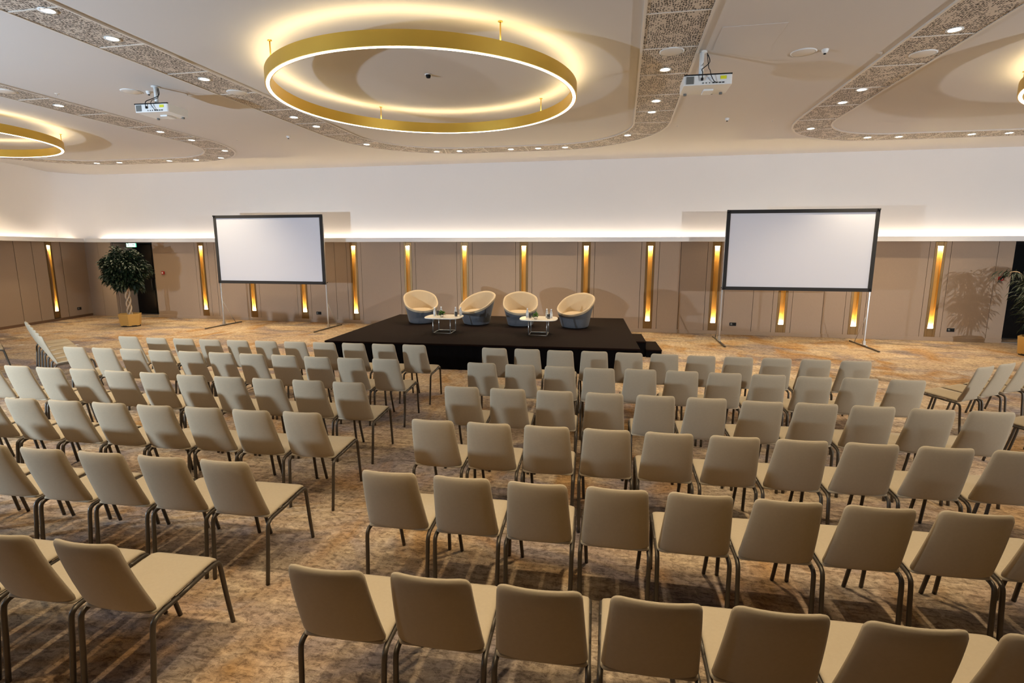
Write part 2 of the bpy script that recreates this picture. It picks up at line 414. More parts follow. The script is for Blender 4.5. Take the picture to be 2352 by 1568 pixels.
for li, (cx, hx, y0, y1, r) in enumerate(LOOPS):
    W2 = .34
    O = loop_pts(cx, hx, y0, y1, r, W2); I = loop_pts(cx, hx, y0, y1, r, -W2); n_ = len(O)
    t = MB(); z = ZC-.012
    t.cur = 0
    t.add([(x, y, z) for x, y in O]+[(x, y, z) for x, y in I], [(i, (i+1) % n_, n_+(i+1) % n_, n_+i) for i in range(n_)], False)
    t.cur = 1
    for offs in ((W2-.012, W2+.018), (-W2-.018, -W2+.012)):
        A = loop_pts(cx, hx, y0, y1, r, offs[1]); B = loop_pts(cx, hx, y0, y1, r, offs[0])
        for (zz) in (ZC-.022,):
            t.add([(x, y, zz) for x, y in A]+[(x, y, zz) for x, y in B]+[(x, y, ZC) for x, y in A]+[(x, y, ZC) for x, y in B],
                  [(i, (i+1) % n_, n_+(i+1) % n_, n_+i) for i in range(n_)]+[(i, (i+1) % n_, 2*n_+(i+1) % n_, 2*n_+i) for i in range(n_)]+[(n_+i, n_+(i+1) % n_, 3*n_+(i+1) % n_, 3*n_+i) for i in range(n_)], False)
    for p, d in along(loop_pts(cx, hx, y0, y1, r, 0), 1.02):
        nrm = Vector((-d.y, d.x)); a = p+nrm*W2; b_ = p-nrm*W2; e = d*.011
        t.prism([tuple(a+e), tuple(a-e), tuple(b_-e), tuple(b_+e)], ZC-.018, ZC-.004)
    t.build('trim_%d' % (3+li), [M['perf'], M['white2']], kind='structure')

# downlights set in the perforated strips
dl = thing('downlight', 'x', 'downlight', group='small recessed downlights in the perforated ceiling strips')
b = MB(); b.lathe([(.062, -.004), (.085, -.008), (.085, .0), (.062, .0)], 20, cap=False); b.build('bezel', M['white'], dl)
b = MB(); b.lathe([(.0, -.003), (.064, -.003), (.064, .0)], 20, cap=False); b.build('lens', M['dl'], dl)
DL = [(-5.90, 4.99, 'above the left aisle side, nearest the upper left picture corner'), (-5.93, 5.75, 'second from the upper left corner on the middle loop'), (-6.0, 7.27, 'on the middle loop, just left of the big ring light'),
      (-6.05, 9.55, 'on the middle loop, left of a close pair under the ring'), (-6.05, 10.31, 'on the middle loop, right of a close pair under the ring'), (-5.9, 12.2, 'at the far left bend of the middle loop'),
      (-4.60, 13.38, 'on the far side of the middle loop, its leftmost'), (-4.02, 13.42, 'on the far side of the middle loop, its second from left'), (-2.72, 13.42, 'on the far side of the middle loop, its third from left'),
      (-2.05, 13.42, 'on the far side of the middle loop, its fourth from left'), (-1.40, 13.42, 'on the far side of the middle loop, its rightmost'), (.50, 8.1, 'large glowing one left of the right projector'),
      (.48, 9.68, 'below left of the right projector, upper of a close pair'), (.45, 10.40, 'below left of the right projector, lower of a close pair'), (.05, 12.3, 'at the far right bend of the middle loop'),
      (3.66, 12.35, 'at the far left bend of the right loop'), (3.52, 9.62, 'on the right loop, upper of the close pair'), (3.52, 10.36, 'on the right loop, lower of the close pair'), (3.56, 7.33, 'large one near the upper right picture corner'),
      (5.15, 13.50, 'on the far side of the right loop, its leftmost'), (5.78, 13.55, 'on the far side of the right loop, its second from left'), (7.15, 13.55, 'on the far side of the right loop, its third from left'), (7.83, 13.55, 'on the far side of the right loop, its rightmost in view'),
      (-9.54, 8.05, 'on the left loop, left of the left projector'), (-9.54, 10.15, 'on the left loop, right below the left projector'), (-9.56, 11.02, 'on the left loop, first right of the left projector'), (-9.75, 12.3, 'at the far right bend of the left loop'),
      (-10.6, 13.2, 'on the far side of the left loop, its rightmost'), (-11.5, 13.35, 'on the far side of the left loop, second from right'), (-12.35, 13.35, 'on the far side of the left loop, third from right'),
      (-14.0, 13.35, 'on the far side of the left loop, fourth from right'), (-14.75, 13.33, 'on the far side of the left loop, fifth from right'), (-16.2, 11.9, 'on the left loop, below the left ring light')]
first = True
for x, y, t in DL+[(.5, 4.2, None), (.5, 2.6, None), (-6.0, 3.0, None), (3.55, 3.6, None), (-9.5, 3.6, None), (-4.6, 1.8, None), (-2.7, 1.8, None), (-.8, 1.8, None)]:  # entries without text: unseen spots with no fitting, added to brighten near seats
    if t:
        lab = 'small bright round downlight '+t
        if first: dl.location = (x, y, ZC-.014); dl['label'] = lab; first = False
        else: dup(dl, (x, y, ZC-.014), 0, lab)
    lamp('downlight_or_fill_beam', 'SPOT', (x, y, ZC-.03), DOWN_W*(1.15 if t is None else 1), (1.0, .80, .52), spot_size=radians(100), spot_blend=.9, shadow_soft_size=.06)

# round ceiling speakers and other small ceiling fittings
sp = thing('ceiling_speaker', 'flat round ceiling speaker on the strip right of the big ring light', 'ceiling speaker', (.53, 7.42, ZC-.012), 0, 'round ceiling speakers')
b = MB(); b.lathe([(0, -.012), (.125, -.012), (.135, -.006), (.135, 0)], 28, cap=False); b.build('grille', M['grey'] if False else M['white2'], sp)
b = MB(); b.lathe([(.135, -.010), (.150, -.006), (.150, 0)], 28, cap=False); b.build('rim', M['white'], sp)
for x, y, t in ((2.15, 7.8, 'on plain ceiling above and right of the right projector'), (3.62, 8.1, 'on the perforated strip of the right loop'), (-7.62, 7.62, 'on plain ceiling just left of the left projector pole'),
                (-9.52, 7.2, 'on the perforated strip near the left picture edge'), (-6.0, 7.95, 'on the strip between left projector and big ring light')):
    dup(sp, (x, y, ZC-(.012 if abs(x-2.15) > .01 and abs(x+7.62) > .01 else 0)), 0, 'flat round ceiling speaker '+t)
sd = thing('smoke_detector', 'small white smoke detector hanging below right of the right projector', 'smoke detector', (1.86, 11.2, ZC), 0, 'small ceiling detectors')
b = MB(); b.lathe([(0, -.045), (.022, -.045), (.034, -.03), (.042, 0)], 18, cap=False); b.build('body', M['white'], sd)
b = MB(); b.lathe([(0, -.056), (.015, -.056), (.017, -.045)], 12, cap=False); b.build('sensor', M['black'], sd)
for x, y, t in ((2.38, 7.75, 'beside the round speaker right of the right projector'), (-7.2, 11.1, 'between the left projector and the middle ceiling loop'), (-7.36, 7.68, 'right beside the left projector pole')):
    dup(sd, (x, y, ZC), 0, 'small white smoke detector '+t)
ms = thing('motion_sensor', 'small dark sensor on the ceiling in the middle of the big ring light', 'sensor', (-2.76, 7.73, ZC))
b = MB(); b.lathe([(0, -.05), (.028, -.045), (.035, -.02), (.035, 0)], 16, cap=False); b.build('dome', M['black'], ms)
b = MB(); b.lathe([(.035, -.008), (.05, -.004), (.05, 0)], 16, cap=False); b.build('base_ring', M['white'], ms)
hp = MB(); hp.box(1.02, 1.70, 6.80, 7.50, ZC-.004, ZC); tag(hp.build('access_hatch', M['ceil'], bevel=.003), 'square flush access hatch in the ceiling above the right projector', 'ceiling hatch')
spk = None
for i, (x, y, t) in enumerate(((3.1, 8.0, 'left of the right perforated loop near the ceiling edge'), (1.0, 11.6, 'right of the far bend of the middle loop'), (2.72, 11.5, 'left of the far bend of the right loop'), (-6.85, 7.9, 'between left projector and middle loop strip'),
                (-8.9, 7.5, 'above the left projector'), (-8.55, 11.2, 'right of the strip end of the left loop'))):
    if spk is None:
        spk = thing('sprinkler', 'x', 'sprinkler', group='tiny white ceiling sprinklers')
        b = MB(); b.lathe([(0, -.012), (.02, -.012), (.035, 0)], 14, cap=False); b.build('plate', M['white2'], spk)
        b = MB(); b.tube([(0, 0, -.03), (0, 0, -.01)], .006, 6); b.build('nozzle', M['steel'], spk)
        spk.location = (x, y, ZC); spk['label'] = 'tiny ceiling sprinkler '+t
    else: dup(spk, (x, y, ZC), 0, 'tiny ceiling sprinkler '+t)

# ring pendants
def band(mb, r0, r1, z0, z1, n=96):
    vs = []
    for i in range(n):
        a = 2*pi*i/n
        for r_, z_ in ((r0, z0), (r1, z0), (r1, z1), (r0, z1)): vs.append((r_*cos(a), r_*sin(a), z_))
    fs = []
    for i in range(n):
        j = (i+1) % n
        for k in range(4): fs.append((i*4+k, i*4+(k+1) % 4, j*4+(k+1) % 4, j*4+k))
    mb.add(vs, fs, True)
rg = thing('ring_pendant_light', 'huge gold ring pendant light hanging in the middle of the ceiling', 'pendant light', (-2.77, 7.70, 0), 0, 'gold ring pendants')
RR = 2.07
b = MB(); band(b, RR-.035, RR+.035, 4.335, 4.495, 128); o = b.build('band', M['brass'], rg)
em = o.modifiers.new('edge', 'EDGE_SPLIT'); em.split_angle = radians(40)
b = MB(); band(b, RR-.020, RR+.020, 4.331, 4.336, 128); b.build('light_strip', M['leddn'], rg, label='glowing white strip on the lower rim')
b = MB(); band(b, RR-.024, RR+.024, 4.4945, 4.4955, 128); b.build('uplight_strip', M['ledup'], rg, label='glowing strip on top lighting the ceiling')
for sx, sy in ((-1, -1), (1, -1), (-1, 1), (1, 1)):
    x, y = sx*1.40, sy*1.525
    b = MB(); b.tube([(x, y, 4.49), (x, y, ZC)], .008, 8); b.lathe([(.0, -.008), (.026, -.008), (.026, 0)], 14, (x, y, ZC), False); b.build('rod', M['brass'], rg)
dup(rg, (7.05, 7.95, 0), .2, 'gold ring pendant light cut off by the right picture edge')
dup(rg, (-13.16, 8.35, 0), .1, 'gold ring pendant light cut off by the left picture edge')

# ------------------------------------------------------------------ audience chairs
ch = thing('conference_chair', 'x', 'chair')
def S_back(a, b_):
    v = (b_+1)/2; hw = .2075-.033*v; x = a*hw
    y = .150*max(0, 1-v)**1.25+.018-.028*(1-a*a); z = .462+.448*v
    return Vector((x, y, z))
def S_seat(a, b_):
    v = (b_+1)/2; hw = .2075-.006*v; x = a*hw
    y = .135+.475*v; z = .462+.032*max(0, v)**.6-.012*(1-a*a)*sin(pi*max(0, min(1, v*1.1)))-(.03*max(0, (v-.86)/.14)**2)
    return Vector((x, y, z))
b = MB(); pad(b, S_back, .036, 14, 16, 7, .20, .85); b.build('backrest', M['fabric'], ch)
b = MB(); pad(b, S_seat, .036, 14, 14, 7, .14, .9); b.build('seat', M['fabric'], ch)
for s in (-1, 1):
    b = MB(); b.tube(catmull([(s*.203, .30, .449), (s*.204, .18, .445), (s*.206, .135, .432), (s*.206, .118, .395), (s*.204, .105, .25), (s*.200, .080, .004)], 4), .0135, 8); b.build('leg', M['tube'], ch)
    b = MB(); b.tube(catmull([(s*.202, .48, .464), (s*.201, .572, .466), (s*.200, .604, .450), (s*.198, .618, .41), (s*.192, .652, .22), (s*.182, .700, .004)], 4), .0135, 8); b.build('leg', M['tube'], ch)
    b = MB(); b.tube([(s*.203, .29, .4495), (s*.202, .49, .4645)], .0132, 8); b.build('side_rail', M['tube'], ch)
b = MB(); b.tube([(-.19, .30, .440), (.19, .30, .440)], .008, 6); b.tube([(-.19, .45, .450), (.19, .45, .450)], .008, 6); b.build('under_frame', M['tube'], ch)
ROWS = {
'L1':[[-7.578,7.002,1.699],[-7.038,6.98,2.166],[-6.577,7.008,2.251],[-6.116,7.011,2.26],[-5.655,7.04,2.278],[-5.194,7.07,2.9],[-4.733,7.106,2.17],[-4.272,7.131,2.329],[-3.811,7.149,2.343],[-3.35,7.175,1.515],[-2.889,7.208,1.576]],
'L2':[[-7.489,6.059,1.554],[-7.028,6.079,1.242],[-6.567,6.084,1.395],[-6.106,6.087,2.09],[-5.645,6.103,1.733],[-5.184,6.111,1.382],[-4.723,6.122,2.9],[-4.262,6.132,1.67],[-3.781,6.118,2.022],[-3.32,6.131,2.432],[-2.859,6.167,2.152]],
'L3':[[-7.38,4.896,2.0],[-6.918,4.901,2.246],[-6.457,4.901,1.889],[-5.996,4.913,1.746],[-5.515,4.912,1.883],[-5.052,4.919,1.769],[-4.562,4.91,2.346],[-4.101,4.917,2.221],[-3.64,4.926,1.881],[-3.179,4.948,1.89],[-2.718,4.954,2.069]],
'L4':[[-7.201,3.723,2.0],[-6.74,3.739,2.0],[-6.279,3.755,2.0],[-5.818,3.772,2.0],[-5.357,3.784,2.348],[-4.896,3.805,1.774],[-4.435,3.824,2.267],[-3.974,3.839,2.664],[-3.513,3.871,2.582],[-3.052,3.884,2.444],[-2.591,3.916,2.386]],
'L5':[[-7.09,2.702,2.0],[-6.626,2.716,2.0],[-6.165,2.731,2.0],[-5.704,2.745,2.0],[-5.243,2.759,2.0],[-4.782,2.773,2.0],[-4.321,2.787,2.0],[-3.86,2.8,1.826],[-3.399,2.822,2.149],[-2.938,2.839,2.121],[-2.477,2.859,2.066]],
'L6':[[-5.67,1.777,2.0],[-5.205,1.79,2.0],[-4.74,1.802,2.0],[-4.275,1.814,2.0],[-3.81,1.827,2.0],[-3.345,1.839,2.0],[-2.88,1.852,2.0],[-2.41,1.868,2.143]],
'R1':[[-1.695,7.195,1.186],[-1.231,7.209,1.661],[-0.769,7.192,1.725],[-0.308,7.227,2.108],[0.153,7.216,2.441],[0.614,7.224,2.231],[1.075,7.205,1.764],[1.536,7.22,1.319],[1.997,7.232,1.568],[2.458,7.244,1.366],[2.919,7.246,1.155]],
'R2':[[-1.616,6.18,1.803],[-1.139,6.171,2.091],[-0.663,6.171,1.836],[-0.202,6.167,2.282],[0.268,6.206,1.88],[0.73,6.21,1.489],[1.191,6.21,2.145],[1.652,6.22,1.875],[2.113,6.216,1.956],[2.574,6.239,1.269],[3.035,6.253,2.854]],
'R3':[[-1.522,5.02,2.043],[-1.051,5.029,2.161],[-0.585,5.046,1.825],[-0.107,5.059,2.343],[0.369,5.065,1.981],[0.83,5.073,1.884],[1.31,5.059,2.095],[1.771,5.088,1.383],[2.232,5.094,1.621],[2.693,5.092,2.146],[3.154,5.12,2.391]],
'R4':[[-1.442,3.937,1.771],[-0.981,3.952,1.731],[-0.52,3.97,2.038],[-0.059,3.985,1.516],[0.402,3.998,1.97],[0.871,4.014,1.936],[1.333,4.031,2.297],[1.798,4.055,2.087],[2.273,4.075,2.231],[2.74,4.094,2.0],[3.205,4.109,2.0]],
'R5':[[-1.358,2.908,2.157],[-0.897,2.92,2.091],[-0.436,2.929,1.882],[0.025,2.947,1.1],[0.486,2.968,1.557],[0.947,2.98,2.286],[1.408,3.001,2.375],[1.869,3.025,1.158],[2.33,3.05,2.0],[2.795,3.066,2.0]],
'R6':[[-1.2,1.903,2.046],[-0.739,1.935,2.085],[-0.278,1.946,2.073],[0.183,1.962,1.726],[0.644,1.993,1.636],[1.105,2.001,2.253],[1.566,2.026,2.0],[2.027,2.042,2.0],[2.488,2.059,2.0]],

}
ORD = ['first', 'second', 'third', 'fourth', 'fifth', 'sixth', 'seventh', 'eighth', 'ninth', 'tenth', 'eleventh', 'twelfth']
firstc = True
def put_chair(x, y, deg, lab, grp):
    global firstc
    if firstc: ch.location = (x, y, 0); ch.rotation_euler = (0, 0, radians(deg)); ch['label'] = lab; ch['group'] = grp; firstc = False
    else: dup(ch, (x, y, 0), radians(deg), lab, grp)
rown = {1: 'front row nearest the stage', 2: 'second row from the stage', 3: 'third row from the stage', 4: 'fourth row from the stage', 5: 'fifth row from the stage', 6: 'last row nearest the camera'}
for key, L_ in ROWS.items():
    blk = 'left' if key[0] == 'L' else 'right'; r_ = int(key[1]); n_ = len(L_)
    for i, (x, y, dg) in enumerate(L_):
        k = n_-1-i if blk == 'left' else i
        where = 'at the centre aisle' if k == 0 else ORD[k]+' from the centre aisle'
        put_chair(x, y, dg, 'beige chair, %s block, %s, %s' % (blk, rown[r_], where), 'beige chairs in the %s block' % blk)
# slanted rows at both sides
a_ = radians(35); ux, uy = cos(a_), sin(a_)
for i, t in enumerate((0, .47, .99, 1.47)):
    put_chair(4.30+ux*t, 7.21+uy*t, 35, 'beige chair in the slanted row at the right picture edge, %s from its left end' % ORD[i], 'beige chairs in the slanted rows at the right')
for i, t in enumerate((0, .47)):
    put_chair(4.50+ux*t, 6.0+uy*t, 35, ['beige chair, left end of the rear slanted row, seat tip showing at right edge', 'beige chair just outside the right edge in the second slanted row'][i], 'beige chairs in the slanted rows at the right')
a_ = radians(-33); ux, uy = cos(a_), sin(a_)
for i in range(6):
    t = .23+i*.47
    put_chair(-8.80-ux*t, 6.66-uy*t, -33, 'beige chair seen edge-on in the slanted row at far left, %s from its near end' % ORD[i], 'beige chairs in the slanted rows at the left')
for i in range(2):
    t = i*.47
    put_chair(-11.35-ux*t, 7.15-uy*t, -33, ['beige chair at the left picture edge with only seat and a front leg in view', 'beige chair just outside the left edge in the slanted row'][i], 'beige chairs in the slanted rows at the left')

# ------------------------------------------------------------------ stage, steps
SZ = .50
st = thing('stage_platform', 'low black carpeted stage platform in front of the fabric wall', 'stage')
Q = [(-5.66, 9.50), (.40, 9.84), (.12, 14.36), (-5.98, 13.98)]
b = MB(); b.prism(Q, SZ-.035, SZ); b.build('deck', M['stage'], st, bevel=.006)
cx, cy = sum(q[0] for q in Q)/4, sum(q[1] for q in Q)/4
Qi = [(x+(cx-x)*.006, y+(cy-y)*.006) for x, y in Q]
b = MB()
ring = []
for i in range(4):
    p, q = Vector(Qi[i]), Vector(Qi[(i+1) % 4]); L = (q-p).length; k = int(L/.05); nn = Vector(((q-p).y, -(q-p).x)).normalized()
    for j in range(k): ring.append(p.lerp(q, j/k)+nn*(.006*sin(j*1.9)+.004*sin(j*.73)))
nr = len(ring)
b.add([(p.x, p.y, 0.0) for p in ring]+[(p.x, p.y, SZ-.034) for p in ring], [(i, (i+1) % nr, nr+(i+1) % nr, nr+i) for i in range(nr)], True)
b.build('skirt', M['skirt'], st)
sr = radians(3.2)
ss = thing('stage_steps', 'two black carpeted steps against the right end of the stage', 'steps', (.375, 12.25, 0), sr)
for x0, x1, y0, y1, z in ((-.09, .19, -.55, .55, .333), (.19, .52, -.60, .52, .167)):
    b = MB(); b.box(x0, x1, y0, y1, z-.03, z); b.build('tread', M['stage'], ss, bevel=.004)
    b = MB(); b.box(x0+.005, x1-.005, y0+.01, y1-.01, 0, z-.03); b.build('step_box', M['skirt'], ss)

# ------------------------------------------------------------------ tub chairs
def tub():
    t = thing('tub_chair', 'x', 'armchair', group='cream and grey tub chairs on the stage')
    n_ = 48
    def rim(a):           # height of the rim; a = angle, front is -y
        f = (1+sin(a))/2          # 0 front .. 1 back
        return .335+.44*(f**1.0)
    def rad(a, k):        # outline, slightly squared
        e = 2.5; c_, s_ = abs(cos(a)), abs(sin(a)); q = (c_**e+s_**e)**(-1/e)
        return q*k
    def pt(a, k, z, lean): return (rad(a, k)*cos(a), rad(a, k)*.96*sin(a)+lean, z)
    prof_o = [(0, .262), (.02, .285), (.06, .300), (.25, .322), (.5, .348), (.75, .378), (.93, .398)]
    b = MB(); vs = []
    lev = []
    for f, k in prof_o:
        row = []
        for i in range(n_):
            a = 2*pi*i/n_; h = rim(a); z = .015+(h-.045)*f; row.append(pt(a, k+.012*f*(h-.33), z, .10*f*f*max(0, (h-.33))+0))
        lev.append(row)
    for row in lev: vs += row
    fs = [(j*n_+i, j*n_+(i+1) % n_, (j+1)*n_+(i+1) % n_, (j+1)*n_+i) for j in range(len(lev)-1) for i in range(n_)]
    fs.append(tuple(range(n_))[::-1]); b.add(vs, fs, True); b.build('outer_shell', M['bluegrey'], t)
    # inner cream shell with rolled rim
    b = MB(); lev = []
    for kk, (f, k) in enumerate([(.92, .398), (.955, .412), (.99, .410), (1.0, .395), (.99, .378), (.94, .368), (.75, .352), (.5, .325), (.25, .30), (0, .28)]):
        row = []
        for i in range(n_):
            a = 2*pi*i/n_; h = rim(a); z = (.015+(h-.045)*f+.03*(f > .93)) if kk < 5 else .28+(h-.02-.28)*f
            row.append(pt(a, k+.012*f*(h-.33), z, .10*f*f*max(0, (h-.33))))
        lev.append(row)
    vs = [p for row in lev for p in row]
    fs = [(j*n_+i, j*n_+(i+1) % n_, (j+1)*n_+(i+1) % n_, (j+1)*n_+i) for j in range(len(lev)-1) for i in range(n_)]
    b.add(vs, fs, True); b.build('inner_shell', M['cream'], t)
    def S_c(a, b_): return Vector((a*.285, b_*.275-.0, .285+.012*(1-a*a)*(1-b_*b_)+.01*b_))
    b = MB(); pad(b, S_c, .11, 16, 16, 5, .55, 1.0); b.build('seat_cushion', M['cream'], t)
    b = MB(); b.lathe([(.24, 0), (.24, .018)], 28); b.build('plinth', M['black'], t)
    return t
tc_ = tub()
TC = [(-4.76, 12.44, 30, 'cream and grey tub chair, leftmost on the stage, turned to the right'), (-3.36, 12.47, -24, 'cream and grey tub chair, second from left on the stage, turned to the left'),
      (-2.29, 12.47, 10, 'cream and grey tub chair, third from left on the stage, facing the hall'), (-.99, 12.42, -22, 'cream and grey tub chair, rightmost on the stage, turned to the left')]
for i, (x, y, dg, lab) in enumerate(TC):
    if i == 0: tc_.location = (x, y, SZ); tc_.rotation_euler = (0, 0, radians(dg)); tc_['label'] = lab
    else: dup(tc_, (x, y, SZ), radians(dg), lab)

# ------------------------------------------------------------------ side tables with their things
TT = .345
tb = thing('side_table', 'white topped side table with thin cube frame, left one on the stage', 'side table', (-3.71, 11.07, SZ), radians(3), 'white topped side tables on the stage')
b = MB(); c_ = [(-.40, -.24), (-.26, -.36), (.26, -.36), (.40, -.24), (.40, .24), (.26, .36), (-.26, .36), (-.40, .24)]
def chaikin(p, k=2):
    for _ in range(k):
        q = []
        for i in range(len(p)):
            a, c2 = Vector(p[i]), Vector(p[(i+1) % len(p)]); q += [tuple(a.lerp(c2, .25)), tuple(a.lerp(c2, .75))]
        p = q
    return p
b.prism(chaikin(c_), TT-.022, TT); b.build('tabletop', M['marble'], tb, bevel=.005)
h = .19; hy = .23; zb, zt = .010, TT-.03
for sx, sy in ((-1, -1), (1, -1), (1, 1), (-1, 1)):
    b = MB(); b.tube([(sx*h, sy*hy, zb), (sx*h, sy*hy, zt)], .0095, 8); b.build('leg', M['steel'], tb, label='thin silver leg')
b = MB()
for z in (zb, zt): b.tube([(-h, -hy, z), (h, -hy, z), (h, hy, z), (-h, hy, z)], .0095, 8, True)
b.build('frame', M['steel'], tb)
dup(tb, (-1.66, 11.19, SZ), radians(3), 'white topped side table with thin cube frame, right one on the stage')
TZ = SZ+TT
bo = thing('water_bottle', 'x', 'bottle', group='small water bottles on the side tables')
b = MB(); b.lathe([(0, 0), (.026, 0), (.029, .01), (.029, .11), (.026, .125), (.013, .155), (.012, .17)], 16, cap=False); b.build('bottle_body', M['bottle'], bo)
b = MB(); b.lathe([(.0295, .04), (.0298, .045), (.0298, .095), (.0295, .10)], 16, cap=False); b.build('bottle_label', M['labelm'], bo)
b = MB(); b.lathe([(0, .168), (.0145, .168), (.0145, .19), (.012, .193), (0, .193)], 12, cap=False); b.build('cap', M['cap'], bo)
BO = [(-3.50, 11.22, 'left side table, left of its right-hand pair'), (-3.39, 11.24, 'left side table, rightmost'), (-3.93, 11.08, 'left side table, at its left end'), (-3.83, 11.22, 'left side table, behind the green posy'),
      (-1.50, 11.28, 'right side table, left of its right-hand pair'), (-1.40, 11.22, 'right side table, rightmost'), (-1.92, 11.28, 'right side table, at its left end')]
for i, (x, y, t) in enumerate(BO):
    if i == 0: bo.location = (x, y, TZ); bo['label'] = 'small clear water bottle on the '+t
    else: dup(bo, (x, y, TZ), i, 'small clear water bottle on the '+t)
gl = thing('drinking_glass', 'x', 'glass', group='drinking glasses on the side tables')
b = MB(); b.lathe([(0, 0), (.028, 0), (.034, .10), (.031, .10), (.026, .008), (0, .008)], 18, cap=False); b.build('glass_body', M['glass'], gl)
GL = [(-3.45, 11.10, 'left side table between the two right-hand bottles'), (-3.90, 11.20, 'left side table beside the left-hand bottles'), (-1.84, 11.16, 'right side table, left of the posy, front one'), (-1.80, 11.30, 'right side table, left of the posy, back one'), (-1.44, 11.10, 'right side table in front of the right-hand bottles')]
for i, (x, y, t) in enumerate(GL):
    if i == 0: gl.location = (x, y, TZ); gl['label'] = 'clear drinking glass on the '+t
    else: dup(gl, (x, y, TZ), 0, 'clear drinking glass on the '+t)
def leafmesh(mb, base, d, ln, wd, droop=.3, rnd=random):
    d = Vector(d).normalized(); side = d.cross(Vector((0, 0, 1)))
    if side.length < .1: side = Vector((1, 0, 0))
    side.normalize(); side = (Matrix.Rotation(rnd.uniform(-.9, .9), 3, d) @ side)
    base = Vector(base); p1 = base+d*ln*.4; p2 = base+d*ln*.75+Vector((0, 0, -droop*ln*.3)); p3 = base+d*ln+Vector((0, 0, -droop*ln))
    nrm = side.cross(d)*wd*.22
    mb.add([base, p1+side*wd/2+nrm, p1-side*wd/2+nrm, p2+side*wd*.4+nrm, p2-side*wd*.4+nrm, p3, p1, p2], [(0, 6, 1), (0, 2, 6), (6, 7, 3, 1), (6, 2, 4, 7), (7, 5, 3), (7, 4, 5)], True)
for (x, y, t) in ((-3.72, 10.93, 'left'), (-1.70, 11.02, 'right')):
    v_ = thing('table_posy', 'little green posy in a glass vase on the %s side table' % t, 'flowers', (x, y, TZ), 0, 'green posies on the side tables')
    b = MB(); b.lathe([(0, 0), (.03, 0), (.04, .03), (.036, .075), (.033, .075), (.036, .03), (.027, .006), (0, .006)], 18, cap=False); b.build('vase', M['glass'], v_)
    b = MB(); rr_ = random.Random(3+int(x*10))
    for i in range(60):
        a = rr_.uniform(0, 2*pi); e = rr_.uniform(.1, 1.4); leafmesh(b, (.01*cos(a), .01*sin(a), .03+rr_.uniform(0, .06)), (cos(a)*cos(e), sin(a)*cos(e), sin(e)), rr_.uniform(.05, .10), .028, .2, rr_)
    b.build('leaves', M['leafb'], v_)

# ------------------------------------------------------------------ projection screens
def screen(name_lab, x0, x1, y, z0, z1, yaw, tiltlab):
    cx_ = (x0+x1)/2; w_ = (x1-x0)/2
    t = thing('projection_screen', name_lab, 'projection screen', (cx_, y, 0), yaw, 'projection screens on silver stands')
    b = MB(); b.box(-w_+.04, w_-.04, -.004, .004, z0+.04, z1-.04); b.build('screen_surface', M['screen'], t)
    f = .085; b = MB()
    for bx in ((-w_, w_, z0, z0+f), (-w_, w_, z1-f, z1), (-w_, -w_+f, z0, z1), (w_-f, w_, z0, z1)): b.box(bx[0], bx[1], -.022, .02, bx[2], bx[3])
    bo_ = b.build('border', M['border'], t, bevel=.006)
    b = MB()
    for s in (-1, 1):
        b.lathe([(.0, -.02), (.02, -.02), (.02, .02), (0, .02)], 10, (s*(w_-.02), -.035, z1-.02), False)
    b.build('corner_clip', M['border'], bo_)
    for s in (-1, 1):
        lx_ = s*(w_-.015)
        b = MB(); b.box(lx_-.016, lx_+.016, .025, .057, .05, z1-.25); b.box(lx_-.011, lx_+.011, .029, .053, z1-.25, z1-.05)
        lg_ = b.build('leg', M['steel'], t, bevel=.004)
        b = MB(); b.box(lx_-.030, lx_+.030, .01, .075, .03, .14); b.prism([(lx_-.02, -.12), (lx_+.02, -.12), (lx_+.02, .20), (lx_-.02, .20)], .028, .05); b.build('leg_socket', M['steel'], lg_, bevel=.004)
        b = MB(); b.box(lx_-.022, lx_+.022, -.72, .80, .006, .032); b.lathe([(0, 0), (.028, 0), (.028, .03), (0, .03)], 12, (lx_, -.72, 0), False); b.lathe([(0, 0), (.028, 0), (.028, .03), (0, .03)], 12, (lx_, .80, 0), False)
        b.build('foot', M['tube'], t, bevel=.003)
        b = MB(); b.tube([(lx_, .06, .75), (lx_, .55, .035)], .008, 6); b.build('brace', M['steel'], t)
        b = MB(); b.lathe([(0, -.012), (.03, -.012), (.03, .012), (0, .012)], 12, (lx_, .075, z0+.05), False); b.build('clamp_knob', M['black'], lg_)
    return t
screen('left projection screen, white with black border, beyond the left chair block', -11.72, -8.27, 14.10, 1.28, 3.245, radians(1.0), '')
screen('right projection screen, white with black border, right of the stage', 2.47, 5.80, 14.06, 1.31, 3.225, radians(.6), '')

